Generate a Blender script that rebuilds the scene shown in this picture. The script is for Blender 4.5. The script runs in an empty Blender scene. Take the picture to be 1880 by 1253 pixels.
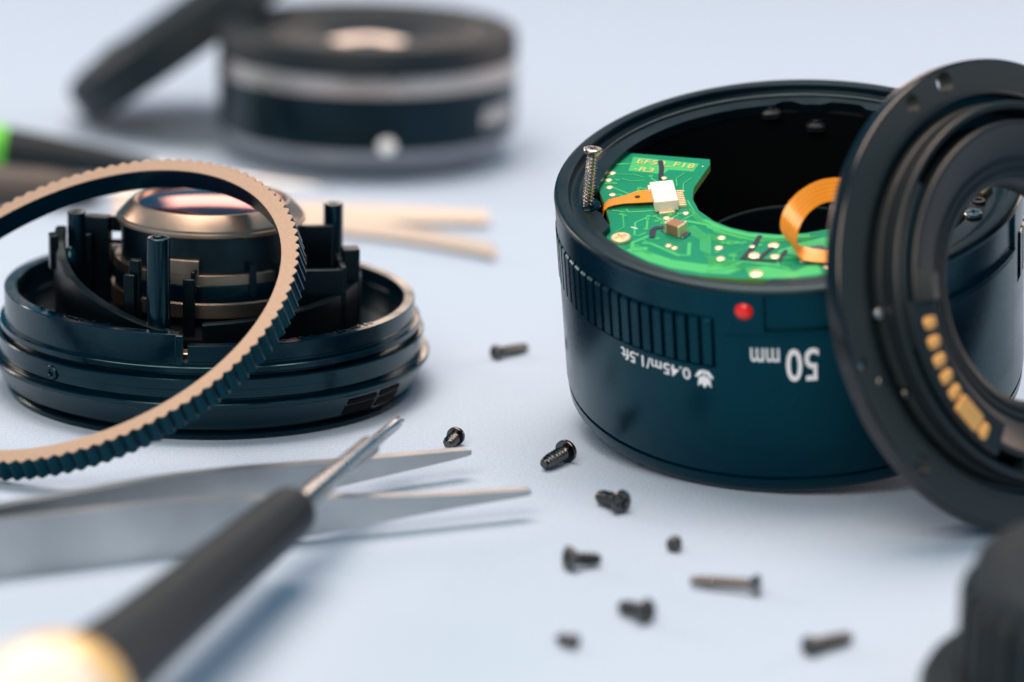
import bpy, bmesh, math, random
from mathutils import Vector, Matrix
from mathutils.geometry import tessellate_polygon
random.seed(7)
scene = bpy.context.scene
COL = scene.collection
MM = 0.001                      # everything below is written in millimetres
PI = math.pi
def rad(a): return math.radians(a)
def V(*a): return Vector(a)

# ------------------------------------------------------------------ camera
cam_d = bpy.data.cameras.new('camera'); cam = bpy.data.objects.new('camera', cam_d); COL.objects.link(cam)
PITCH, DIST, ROLL = 15.01, 569.31, 1.36
_p = rad(PITCH)
fwd = V(0, math.cos(_p), -math.sin(_p)); rgt = V(1, 0, 0); upv = rgt.cross(fwd)
_r = rad(ROLL)
r2 = rgt*math.cos(_r) + upv*math.sin(_r); u2 = -rgt*math.sin(_r) + upv*math.cos(_r)
loc = -fwd*DIST*MM
cam.matrix_world = Matrix(((r2.x, u2.x, -fwd.x, loc.x), (r2.y, u2.y, -fwd.y, loc.y), (r2.z, u2.z, -fwd.z, loc.z), (0, 0, 0, 1)))
cam_d.sensor_width = 36; cam_d.lens = 120
cam_d.clip_start = 0.01; cam_d.clip_end = 20
cam_d.dof.use_dof = True
cam_d.dof.focus_distance = 0.507
cam_d.dof.aperture_fstop = 10.2
scene.camera = cam

# ------------------------------------------------------------------ world, lamps, exposure
w = bpy.data.worlds.new('World'); scene.world = w; w.use_nodes = True
bg = w.node_tree.nodes['Background']
bg.inputs['Color'].default_value = (0.0, 0.50, 0.86, 1); bg.inputs['Strength'].default_value = 0.36
def area(name, pos, target, sx, sy, power, color):
    l = bpy.data.lights.new(name, 'AREA'); l.shape = 'RECTANGLE'; l.size = sx; l.size_y = sy; l.energy = power; l.color = color
    o = bpy.data.objects.new(name, l); COL.objects.link(o); o.location = pos
    d = (Vector(target) - Vector(pos)).normalized(); o.rotation_euler = d.to_track_quat('-Z', 'Y').to_euler(); return o
area('softbox_overhead', (-0.08, 0.12, 0.95), (0, -0.02, 0), 0.78, 0.58, 12.4, (1.0, 0.76, 0.62))
area('softbox_left', (-0.66, 0.36, 0.26), (0.02, -0.05, 0.03), 0.22, 0.20, 2.2, (1.0, 0.74, 0.60))
area('softbox_right', (0.55, 0.36, 0.20), (0.06, -0.05, 0.03), 0.28, 0.26, 2.0, (1.0, 0.70, 0.56))
area('softbox_back', (0.05, 1.15, 0.36), (-0.01, 0.0, 0.02), 0.55, 0.20, 1.5, (1.0, 0.68, 0.50))
area('softbox_front', (-0.16, -0.60, 0.50), (0, -0.14, 0.0), 0.5, 0.4, 4.0, (1.0, 0.80, 0.63))
vs = scene.view_settings; vs.view_transform = 'Standard'; vs.look = 'None'; vs.exposure = 0.0; vs.gamma = 1.0
scene.cycles.use_denoising = True
scene.cycles.max_bounces = 8

# ------------------------------------------------------------------ materials
def mat(name, color, rough=0.5, metal=0.0, spec=0.5, bump=0.0, bscale=1500, var=0.0, vscale=300, rvar=0.0, coat=0.0, tint=None, trans=0.0, sss=0.0, aniso=0.0):
    m = bpy.data.materials.new(name); m.use_nodes = True
    nt = m.node_tree; b = nt.nodes['Principled BSDF']
    b.inputs['Base Color'].default_value = (*color, 1); b.inputs['Roughness'].default_value = rough
    b.inputs['Metallic'].default_value = metal; b.inputs['Specular IOR Level'].default_value = spec
    b.inputs['Coat Weight'].default_value = coat
    if tint: b.inputs['Specular Tint'].default_value = (*tint, 1)
    if trans: b.inputs['Transmission Weight'].default_value = trans
    if sss:
        b.inputs['Subsurface Weight'].default_value = sss; b.inputs['Subsurface Scale'].default_value = 0.002
    if aniso: b.inputs['Anisotropic'].default_value = aniso
    tc = nt.nodes.new('ShaderNodeTexCoord')
    def noise(scale, detail=3):
        n = nt.nodes.new('ShaderNodeTexNoise'); n.inputs['Scale'].default_value = scale; n.inputs['Detail'].default_value = detail
        nt.links.new(tc.outputs['Object'], n.inputs['Vector']); return n
    if var:
        n = noise(vscale); mx = nt.nodes.new('ShaderNodeMix'); mx.data_type = 'RGBA'
        mx.inputs[6].default_value = (*[c*(1-var) for c in color], 1); mx.inputs[7].default_value = (*[min(1, c*(1+var)) for c in color], 1)
        nt.links.new(n.outputs['Fac'], mx.inputs[0]); nt.links.new(mx.outputs[2], b.inputs['Base Color'])
    if rvar:
        n = noise(vscale*0.6, 5); mr = nt.nodes.new('ShaderNodeMapRange')
        mr.inputs['From Min'].default_value = 0.3; mr.inputs['From Max'].default_value = 0.7
        mr.inputs['To Min'].default_value = max(0.03, rough-rvar); mr.inputs['To Max'].default_value = rough+rvar
        nt.links.new(n.outputs['Fac'], mr.inputs['Value']); nt.links.new(mr.outputs['Result'], b.inputs['Roughness'])
    if bump:
        n = noise(bscale, 4); bp = nt.nodes.new('ShaderNodeBump'); bp.inputs['Strength'].default_value = bump; bp.inputs['Distance'].default_value = 0.0002
        nt.links.new(n.outputs['Fac'], bp.inputs['Height']); nt.links.new(bp.outputs['Normal'], b.inputs['Normal'])
    return m
M = {}
M['paper'] = mat('blue_paper', (0.430, 0.550, 0.690), 0.85, spec=0.15, bump=0.9, bscale=2400, var=0.22, vscale=2300)
M['satin'] = mat('satin_black_plastic', (0.0012, 0.0048, 0.008), 0.36, spec=0.45, tint=(0.48, 0.85, 1.0), bump=0.03, bscale=5000, rvar=0.05)
M['shell'] = mat('teal_black_plastic', (0.0004, 0.011, 0.024), 0.27, spec=0.45, tint=(0.06, 0.84, 1.0), bump=0.05, bscale=4500, rvar=0.06, vscale=160)  # black plastic with the table's teal reflection on its sides put into colour
M['moulded'] = mat('moulded_black_plastic', (0.0004, 0.0060, 0.0125), 0.19, spec=0.46, tint=(0.36, 0.84, 1.0), bump=0.08, bscale=900, rvar=0.10, vscale=250)
M['matte'] = mat('matte_black_plastic', (0.007, 0.012, 0.015), 0.42, spec=0.45, bump=0.15, bscale=2500)
M['grain'] = mat('grained_black_plastic', (0.028, 0.034, 0.036), 0.48, spec=0.42, bump=0.35, bscale=2600, var=0.25, vscale=1500)
M['innerdark'] = mat('dull_moulded_plastic', (0.0008, 0.0028, 0.0045), 0.34, spec=0.22, tint=(0.5, 0.85, 1.0), bump=0.08, bscale=1200)
M['rimgloss'] = mat('polished_black_edge', (0.004, 0.005, 0.006), 0.2, spec=0.6, rvar=0.05)
M['flock'] = mat('dull_black_lining', (0.0012, 0.002, 0.003), 0.8, spec=0.1)
M['rubber'] = mat('black_rubber', (0.011, 0.019, 0.025), 0.55, spec=0.25, bump=0.1, bscale=1500)
M['tan'] = mat('ring_face_warm_sheen', (0.46, 0.335, 0.245), 0.40, metal=0.45, spec=0.4, bump=0.12, bscale=2500, var=0.12, vscale=1500)  # warm light on the black ring's face put into a tan colour
M['bronze'] = mat('bronze_metal', (0.36, 0.285, 0.225), 0.38, metal=1.0, bump=0.03, bscale=4000, rvar=0.06)
M['brass'] = mat('brass_metal', (0.75, 0.48, 0.20), 0.28, metal=1.0)
M['gold'] = mat('gold_contact', (1.0, 0.50, 0.15), 0.38, metal=0.35, rvar=0.05)
M['pad'] = mat('tinned_gold_pad', (0.92, 0.76, 0.48), 0.35, metal=0.55, bump=0.1, bscale=2500)
M['silver'] = mat('nickel_screw_metal', (0.58, 0.50, 0.44), 0.22, metal=1.0, rvar=0.06)
M['steel'] = mat('brushed_steel', (0.46, 0.48, 0.49), 0.38, metal=1.0, bump=0.08, bscale=1200, var=0.28, vscale=90, rvar=0.08)
M['shaft'] = mat('polished_steel_shaft', (0.52, 0.54, 0.55), 0.28, metal=1.0, rvar=0.05)
M['oxide'] = mat('black_oxide_metal', (0.115, 0.112, 0.11), 0.24, metal=1.0, rvar=0.08)
M['dullsilver'] = mat('dull_screw_metal', (0.27, 0.25, 0.235), 0.26, metal=1.0, rvar=0.06)
M['bandblack'] = mat('gloss_black_band', (0.0008, 0.003, 0.006), 0.22, spec=0.35, tint=(0.4, 0.8, 1.0))
M['mountgrey'] = mat('worn_mount_metal', (0.34, 0.35, 0.37), 0.36, metal=1.0, rvar=0.05)
M['chrome'] = mat('satin_chrome', (0.66, 0.62, 0.60), 0.28, metal=1.0, rvar=0.04)
M['pcb'] = mat('green_solder_mask', (0.004, 0.25, 0.125), 0.30, spec=0.35, var=0.10, vscale=200)
M['pcb_edge'] = mat('board_edge', (0.22, 0.42, 0.08), 0.6)
M['trace'] = mat('light_green_copper_trace', (0.06, 0.50, 0.16), 0.32, spec=0.4)
M['silk'] = mat('pale_legend_ink', (0.62, 0.60, 0.22), 0.5)
M['marker'] = mat('dark_marker_ink', (0.012, 0.012, 0.03), 0.35, spec=0.6)
M['white'] = mat('ivory_connector_plastic', (0.86, 0.80, 0.70), 0.45, sss=0.1)
M['flex'] = mat('amber_polyimide', (1.0, 0.30, 0.012), 0.2, spec=0.6, var=0.12, vscale=500, sss=0.15)
M['flexline'] = mat('amber_copper_lines', (0.90, 0.50, 0.16), 0.3, metal=0.5)
M['ceramic'] = mat('brown_ceramic', (0.32, 0.17, 0.09), 0.35, var=0.1)
M['red'] = mat('red_glossy_paint', (0.92, 0.014, 0.008), 0.18, spec=0.6)
M['ink'] = mat('white_print', (0.92, 0.92, 0.92), 0.5)
M['paletool'] = mat('pale_warm_metal', (0.62, 0.53, 0.45), 0.5, metal=0.25)
M['ringmetal'] = mat('warm_silver_ring', (0.46, 0.41, 0.38), 0.30, metal=1.0, rvar=0.04)
M['glass'] = mat('coated_lens_glass', (0.26, 0.05, 0.075), 0.07, metal=0.9, spec=0.4)
M['darkglass'] = mat('dark_lens_glass', (0.01, 0.01, 0.012), 0.05, spec=1.0, coat=1.0)
M['yellow'] = mat('amber_handle_plastic', (0.90, 0.60, 0.22), 0.16, spec=0.5, sss=0.15)
M['handle_glare'] = mat('handle_highlight_pale', (0.90, 0.84, 0.72), 0.16, spec=0.5)  # bright highlight of the yellow handle put into a pale colour
M['green'] = mat('bright_green_plastic', (0.14, 0.72, 0.05), 0.35)
M['brownplastic'] = mat('grey_brown_plastic', (0.065, 0.052, 0.045), 0.5)

# ------------------------------------------------------------------ mesh builder (millimetres)
class MB:
    def __init__(s): s.v = []; s.f = []; s.mi = []; s.m = 0
    def add(s, vs, fs, T=None):
        b = len(s.v)
        for p in vs:
            p = Vector(p); s.v.append(T @ p if T is not None else p)
        for f in fs: s.f.append(tuple(b+i for i in f)); s.mi.append(s.m)
        return s
    def lathe(s, prof, a0=0.0, a1=360.0, n=96, T=None, closed=True):
        full = abs(a1-a0-360) < 1e-6; k = len(prof); vs = []; fs = []
        cols = n if full else n+1
        for j in range(cols):
            a = rad(a0+(a1-a0)*j/n); c, sn = math.cos(a), math.sin(a)
            for r, z in prof: vs.append((r*c, r*sn, z))
        for j in range(n):
            j2 = (j+1) % cols
            for i in range(k if closed else k-1):
                i2 = (i+1) % k
                fs.append((j*k+i, j2*k+i, j2*k+i2, j*k+i2))
        if not full and closed:
            fs.append(tuple(range(k))); fs.append(tuple(n*k+i for i in reversed(range(k))))
        return s.add(vs, fs, T)
    def box(s, x0, x1, y0, y1, z0, z1, T=None, ch=0.0):
        if ch <= 0:
            vs = [(x0,y0,z0),(x1,y0,z0),(x1,y1,z0),(x0,y1,z0),(x0,y0,z1),(x1,y0,z1),(x1,y1,z1),(x0,y1,z1)]
            return s.add(vs, [(3,2,1,0),(4,5,6,7),(0,1,5,4),(1,2,6,5),(2,3,7,6),(3,0,4,7)], T)
        pts = [(x0+ch,y0),(x1-ch,y0),(x1,y0+ch),(x1,y1-ch),(x1-ch,y1),(x0+ch,y1),(x0,y1-ch),(x0,y0+ch)]
        cx, cy = (x0+x1)/2, (y0+y1)/2
        def ins(p): return (p[0]-math.copysign(min(ch, abs(p[0]-cx)), p[0]-cx), p[1]-math.copysign(min(ch, abs(p[1]-cy)), p[1]-cy))
        lo = [(*p, z0) for p in pts]; mid = [(*p, z1-ch) for p in pts]; hi = [(*ins(p), z1) for p in pts]
        vs = lo+mid+hi; fs = [tuple(reversed(range(8))), tuple(range(16, 24))]
        for i in range(8):
            j = (i+1) % 8; fs += [(i, j, 8+j, 8+i), (8+i, 8+j, 16+j, 16+i)]
        return s.add(vs, fs, T)
    def cyl(s, r, z0, z1, n=24, T=None, ch=0.0, r2=None):
        r2 = r if r2 is None else r2
        if ch: prof = [(0.001, z0), (r, z0), (r2, z1-ch), (r2-ch, z1), (0.001, z1)]
        else: prof = [(0.001, z0), (r, z0), (r2, z1), (0.001, z1)]
        return s.lathe(prof, n=n, T=T, closed=False)
    def tube(s, ro, ri, z0, z1, n=24, T=None, ch=0.0):
        if ch: return s.lathe([(ri, z0), (ro, z0), (ro, z1-ch), (ro-ch, z1), (ri+ch, z1), (ri, z1-ch)], n=n, T=T)
        return s.lathe([(ri, z0), (ro, z0), (ro, z1), (ri, z1)], n=n, T=T)
    def plate(s, outer, holes, z0, z1, T=None):
        loops = [outer]+list(holes); tri = tessellate_polygon([[Vector((p[0], p[1], 0)) for p in l] for l in loops])
        flat = [p for l in loops for p in l]; n = len(flat)
        vs = [(p[0], p[1], z0) for p in flat]+[(p[0], p[1], z1) for p in flat]
        fs = [tuple(t) for t in tri]+[tuple(n+i for i in reversed(t)) for t in tri]
        b = 0
        for l in loops:
            k = len(l)
            for i in range(k):
                j = (i+1) % k; fs.append((b+i, b+j, n+b+j, n+b+i))
            b += k
        return s.add(vs, fs, T)
    def ribbon(s, pts, wd, z0, z1, T=None, cap=True):
        P = [Vector((p[0], p[1])) for p in pts]; L = []; R = []
        for i, p in enumerate(P):
            d = (P[min(i+1, len(P)-1)]-P[max(i-1, 0)]).normalized(); nrm = Vector((-d.y, d.x))
            L.append(p+nrm*wd/2); R.append(p-nrm*wd/2)
        out = [tuple(p) for p in L]
        if cap:
            d = (P[-1]-P[-2]).normalized(); c = P[-1]
            out += [tuple(c+d*wd*.35+Vector((-d.y, d.x))*wd*.3), tuple(c+d*wd*.35-Vector((-d.y, d.x))*wd*.3)]
        out += [tuple(p) for p in reversed(R)]
        if cap:
            d = (P[0]-P[1]).normalized(); c = P[0]
            out += [tuple(c+d*wd*.35+Vector((-d.y, d.x))*wd*.3), tuple(c+d*wd*.35-Vector((-d.y, d.x))*wd*.3)]
        # quads along the strip, top and sides
        k = len(P); vs = [(*p, z1) for p in L]+[(*p, z1) for p in R]; fs = [(i, i+1, k+i+1, k+i) for i in range(k-1)]
        vs += [(*p, z0) for p in L]+[(*p, z0) for p in R]
        fs += [(i, 2*k+i, 2*k+i+1, i+1) for i in range(k-1)]+[(k+i, k+i+1, 3*k+i+1, 3*k+i) for i in range(k-1)]
        s.add(vs, fs, T)
        if cap:
            for c in (P[0], P[-1]): s.cyl(wd/2, z0, z1+0.0007, n=12, T=(T or Matrix())@Matrix.Translation((c.x, c.y, 0)))
        return s
    def strip3(s, pts, wv, th):
        # a bent band: centre points, width vectors, thickness
        vs = []; fs = []; k = len(pts)
        for i in range(k):
            p = Vector(pts[i]); wvec = Vector(wv[i]); t = (Vector(pts[min(i+1, k-1)])-Vector(pts[max(i-1, 0)])).normalized()
            n = t.cross(wvec).normalized()*th/2
            vs += [p+wvec/2+n, p-wvec/2+n, p-wvec/2-n, p+wvec/2-n]
        for i in range(k-1):
            for q in range(4):
                a, b2 = i*4+q, i*4+(q+1) % 4; fs.append((a, b2, b2+4, a+4))
        fs += [(0, 1, 2, 3), tuple(4*(k-1)+q for q in (3, 2, 1, 0))]
        return s.add(vs, fs)
    def text(s, body, size, fn, z0, z1, align='LEFT', sx=1.0, bold=0.0):
        cu = bpy.data.curves.new('t', 'FONT'); cu.body = body; cu.size = size; cu.align_x = align; cu.offset = bold; cu.resolution_u = 3
        o = bpy.data.objects.new('t', cu); COL.objects.link(o); dg = bpy.context.evaluated_depsgraph_get(); dg.update()
        me = bpy.data.meshes.new_from_object(o.evaluated_get(dg))
        pts = [(v.co.x*sx, v.co.y) for v in me.vertices]; polys = [tuple(p.vertices) for p in me.polygons]
        n = len(pts); vs = [fn(x, y, z1) for x, y in pts]+[fn(x, y, z0) for x, y in pts]; fs = list(polys)
        cnt = {}
        for p in polys:
            for i in range(len(p)): e = tuple(sorted((p[i], p[(i+1) % len(p)]))); cnt[e] = cnt.get(e, 0)+1
        fs += [(a, b, n+b, n+a) for (a, b), c in cnt.items() if c == 1]
        bpy.data.objects.remove(o); bpy.data.curves.remove(cu); bpy.data.meshes.remove(me)
        return s.add(vs, fs)
    def build(s, name, mats, parent=None, angle=35, loc=None):
        me = bpy.data.meshes.new(name)
        me.from_pydata([tuple(p*MM) for p in s.v], [], s.f)
        if not isinstance(mats, (list, tuple)): mats = [mats]
        for m in mats: me.materials.append(m)
        for p, i in zip(me.polygons, s.mi): p.material_index = i
        bm = bmesh.new(); bm.from_mesh(me); bmesh.ops.remove_doubles(bm, verts=bm.verts, dist=2e-7)
        bmesh.ops.recalc_face_normals(bm, faces=bm.faces); bm.to_mesh(me); bm.free()
        for p in me.polygons: p.use_smooth = True
        me.set_sharp_from_angle(angle=rad(angle))
        o = bpy.data.objects.new(name, me); COL.objects.link(o)
        if parent: o.parent = parent
        if loc is not None: o.location = Vector(loc)*MM
        return o
def thing(name, label, cat, T=None, group=None):
    o = bpy.data.objects.new(name, None); o.empty_display_size = 0.01; COL.objects.link(o)
    if T is not None:
        T = T.copy(); l = T.to_translation(); o.location = l*MM; o.rotation_euler = T.to_3x3().to_euler()
    o['label'] = label; o['category'] = cat
    if group: o['group'] = group
    return o
def struct(o): o['kind'] = 'structure'; return o
def frame(c, x, y, z):
    return Matrix(((x.x, y.x, z.x, c.x), (x.y, y.y, z.y, c.y), (x.z, y.z, z.z, c.z), (0, 0, 0, 1)))
def axis_frame(c, z, hint=V(0, 0, 1)):
    z = Vector(z).normalized(); x = hint.cross(z)
    if x.length < 1e-4: x = V(1, 0, 0)
    x.normalize(); return frame(Vector(c), x, z.cross(x), z)
def circle(r, n, cx=0.0, cy=0.0, a0=0.0): return [(cx+r*math.cos(a0+2*PI*i/n), cy+r*math.sin(a0+2*PI*i/n)) for i in range(n)]
def Tr(x, y, z): return Matrix.Translation((x, y, z))
def Rz(a): return Matrix.Rotation(rad(a), 4, 'Z')

# ------------------------------------------------------------------ table
b = MB(); N = 40
b.box(-700, 700, -520, 900, -3, 0); table = struct(b.build('table', M['paper']))
# ------------------------------------------------------------------ lens barrel, upside down and propped towards the camera
TX, TY, BC = 14.34, -5.35, (43.07, -49.38, 9.05)
BARREL_T = Tr(*BC) @ Matrix.Rotation(rad(TY), 4, 'Y') @ Matrix.Rotation(rad(TX), 4, 'X')
barrel = thing('lens_barrel', 'black lens barrel with its back open, showing a green circuit board', 'lens', BARREL_T)
RS = 34.5
def shell():
    # outer skin as a grid (angle x height) with the plain name-plate zone, the rib belt and the recessed window
    A = sorted(set([i*2.5 for i in range(-72, 72)]+[-112.6, -112.3, -22.0, -21.7, -100.45, -100.1, -24.3, -24.0]))
    Zs = [(0, 33.3), (0.35, 33.9), (0.9, 34.25), (2.45, 34.38), (2.6, 34.02), (2.95, 34.02), (3.1, 34.42), (3.5, 34.5), (12, RS), (20.4, RS), (20.62, RS), (26.45, RS), (26.7, RS), (27.0, RS), (28.3, RS), (28.52, RS), (32.4, RS), (32.6, RS), (32.8, 34.56)]
    def rr(a, z, r):
        rib = not (-112.45 < a < -21.85)
        if rib and 20.6 < z < 28.4: return 33.7
        if -100.3 < a < -24.1 and 26.95 < z < 32.5: return 33.95
        return r
    vs = []; fs = []; k = len(Zs); n = len(A)
    for a in A:
        c, s = math.cos(rad(a)), math.sin(rad(a))
        for z, r in Zs:
            q = rr(a, z, r); vs.append((q*c, q*s, z))
    for j in range(n):
        for i in range(k-1): fs.append((j*k+i, ((j+1) % n)*k+i, ((j+1) % n)*k+i+1, j*k+i+1))
    b = MB(); b.add(vs, fs); b.lathe([(33.3, 0), (29.5, 0), (29.5, 2)], n=96, closed=False)
    return b
def rim_ring():
    b = MB(); inner = [(34.56, 32.8), (34.52, 33.0), (34.38, 33.22), (34.15, 33.38), (33.85, 33.45), (32.55, 33.45), (32.4, 33.3), (32.3, 32.35), (32.1, 32.2), (31.7, 32.15), (30.9, 32.45), (30.7, 32.4), (30.5, 32.0)]
    b.lathe(inner, n=144, closed=False); return b
shell().build('outer_shell', M['shell'], barrel, 28); rim_ring().build('rim_ring', M['satin'], barrel, 28)  # rim is the shell's black recoloured neutral for the light on its top
# inner ledge that carries the screws, cut away round the board
led = MB(); out = circle(30.52, 120); inn = []
for i in range(120):
    a = i*3.0-180; r = 28.1
    if -166 < a < -100: r = 29.9 if a > -160 else 28.0+0.0
    if -100 <= a < -60: r = 28.4
    if 166 < a or a < -172: r = 29.0 if abs(abs(a)-169) > 2.5 else 28.2
    if 60 < a < 74 or 82 < a < 88: r = 29.2
    inn.append((r*math.cos(rad(a)), r*math.sin(rad(a))))
SC = (-29.66, -1.7)
led.plate(out, [inn], 30.4, 32.0); led.build('screw_ledge', M['satin'], barrel)
MB().lathe([(30.5, 31), (30.45, 5), (28.5, 4), (28.3, 30.5)], n=96).build('inner_wall', M['flock'], barrel)
MB().lathe([(29, 5), (29, 6), (14.2, 6), (14.2, 5)], n=96).build('inner_floor', M['flock'], barrel)
MB().lathe([(15.2, 6), (15.2, 21), (15.0, 21.3), (14.3, 21.3), (14.1, 21), (14.1, 6)], n=96).build('focus_sleeve', M['innerdark'], barrel)
# front tube that sticks out underneath and props the barrel up at the back
lo, hi = 4.0, 30.0
for _ in range(40):
    L_ = (lo+hi)/2
    zz = min((BARREL_T @ V(20*math.cos(rad(q)), 20*math.sin(rad(q)), -L_)).z for q in range(62, 119, 4))
    if zz > 0: lo = L_
    else: hi = L_
MB().lathe([(20.0, 6.0), (20.0, -L_), (18.4, -L_), (18.4, 6.0)], 62, 118, n=24).build('front_tube', M['moulded'], barrel)
MB().tube(1.95, 0.85, 31.9, 32.22, n=32, T=Tr(*SC, 0), ch=0.08).build('screw_boss', M['moulded'], barrel)
def rib(a):
    return MB().lathe([(33.6, 20.72), (34.58, 20.72), (34.66, 20.8), (34.66, 27.85), (34.5, 28.1), (34.2, 28.3), (33.6, 28.34)], a-1.08, a+1.08, n=3).build('grip_rib', M['shell'], barrel, 30)
rib0 = rib(0); rib0.rotation_euler[2] = rad(-114.25)
k = 1
while True:
    a = -114.25-3.3*k; k += 1
    if a < -380: break
    c = rib0.copy(); COL.objects.link(c); c.parent = barrel; c.rotation_euler[2] = rad(a)
# name plate between the two ends of the ribs
def plate_panel():
    a0, a1, z0, z1 = -110.4, -25.0, 7.8, 26.1; rc = 2.2; b = MB(); vs = []; fs = []; n = 60
    for i in range(n+1):
        t = i/n; a = a0+(a1-a0)*t; d = min(t, 1-t)*(a1-a0)*RS*PI/180
        zb = z0+(rc-math.sqrt(max(0, rc*rc-(rc-min(d, rc))**2)) if d < rc else 0)
        c, s = math.cos(rad(a)), math.sin(rad(a))
        for r, z in ((RS-.05, zb), (RS+.07, zb), (RS+.10, zb+.05), (RS+.10, z1-.05), (RS+.07, z1), (RS-.05, z1)): vs.append((r*c, r*s, z))
    for i in range(n):
        for q in range(5): fs.append((i*6+q, (i+1)*6+q, (i+1)*6+q+1, i*6+q+1))
    fs += [tuple(range(6)), tuple(n*6+q for q in reversed(range(6)))]
    return b.add(vs, fs)
plate_panel().build('index_plate', M['shell'], barrel, 20)
MB().lathe([(RS-.1, 26.45), (RS+.16, 26.5), (RS+.16, 26.75), (RS-.1, 26.8)], -100.4, -24, n=36).build('window_lip', M['shell'], barrel)
dot = MB(); dot.lathe([(0.001, 1.15), (0.5, 1.08), (0.95, 0.86), (1.3, 0.5), (1.5, 0.0), (1.5, -0.4)], n=32, closed=False)
dot.build('alignment_dot', M['red'], barrel).matrix_local = Matrix.Translation(V(34.0*math.cos(rad(-105.1)), 34.0*math.sin(rad(-105.1)), 29.95)*MM) @ axis_frame((0, 0, 0), V(math.cos(rad(-105.1)), math.sin(rad(-105.1)), 0))
def wrap(a0, z0, r=RS):
    # writing stands on its head: text x runs to the left, text y runs down
    def fn(x, y, h):
        a = rad(a0)-x/r; return ((r+h)*math.cos(a), (r+h)*math.sin(a), z0-y)
    return fn
t = MB(); t.text('50', 7.35, wrap(-87.75, 24.02), .08, .125, sx=0.66, bold=0.10); t.build('focal_length_figures', M['ink'], barrel)
t = MB(); t.text('mm', 4.7, wrap(-96.9, 24.25), .08, .125, sx=0.60, bold=0.03); t.build('focal_length_unit', M['ink'], barrel)
t = MB(); t.text('0.45m/1.5ft', 2.6, wrap(-118.9, 19.55), -.02, .03, sx=1.04, bold=0.025); t.build('distance_marking', M['ink'], barrel)
def tulip():
    fn = wrap(-115.45, 18.9); b = MB()
    head = [(-.85, .55), (-1.0, 1.9), (-.45, 1.35), (0, 2.05), (.45, 1.35), (1.0, 1.9), (.85, .55), (.45, .2), (-.45, .2)]
    leafL = [(-.12, -.85), (-.7, -.75), (-1.25, .05), (-1.3, .45), (-.8, .25), (-.3, -.2)]
    leafR = [(-x, y) for x, y in leafL][::-1]; stem = [(-.12, .25), (-.12, -.9), (.12, -.9), (.12, .25)]
    for poly in (head, leafL, leafR, stem):
        tri = tessellate_polygon([[Vector((*p, 0)) for p in poly]]); n = len(poly)
        b.add([fn(x*1.05, y*1.0, .03) for x, y in poly]+[fn(x*1.05, y*1.0, -.02) for x, y in poly], [tuple(f) for f in tri]+[(i, (i+1) % n, n+(i+1) % n, n+i) for i in range(n)])
    return b
tulip().build('macro_flower_mark', M['ink'], barrel)
# bosses and fittings under the rim
def boss(x, y, z, name='screw_boss'):
    b = MB(); a = math.atan2(y, x); T = Tr(x, y, z) @ Matrix.Rotation(a+PI/2, 4, 'Z')
    b.box(-1.5, 1.5, -1.2, 1.7, -1.3, 0, T=T, ch=.45); b.tube(1.0, .45, 0, .35, n=20, T=T, ch=.08); b.cyl(.45, -.5, .12, n=16, T=T)
    return b.build(name, M['matte'], barrel)
boss(-0.4, 28.9, 31.3); boss(6.6, 28.0, 29.0); boss(21.5, 19.5, 31.0); boss(26.9, -9.3, 32.2)
b = MB(); b.box(-1.6, 1.6, -.55, .55, 0, 1.25, T=Tr(28.2, -6.7, 31.9) @ Rz(62), ch=.15); b.build('brass_contact', M['brass'], barrel)
def cross_screw(b, r, h, T, cr=0.62, cw=0.16):
    cross = []
    for q in range(4):
        a = q*PI/2; c, s = math.cos(a), math.sin(a)
        for x, y in ((cr*r, -cw*r), (cr*r, cw*r), (cw*r, cw*r)): cross.append((c*x-s*y, s*x+c*y))
    b.plate(circle(r*.86, 28), [cross], h*.35, h, T=T)
    b.lathe([(r*.86, h), (r*.97, h*.8), (r, h*.5), (r*.95, 0), (.001, 0)], n=28, T=T, closed=False)
    b.cyl(r*.7, h*.3, h*.36, n=20, T=T)
b = MB(); cross_screw(b, 1.35, .75, Tr(25.6, -13.2, 31.95)); b.build('ledge_screw', M['silver'], barrel)

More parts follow.
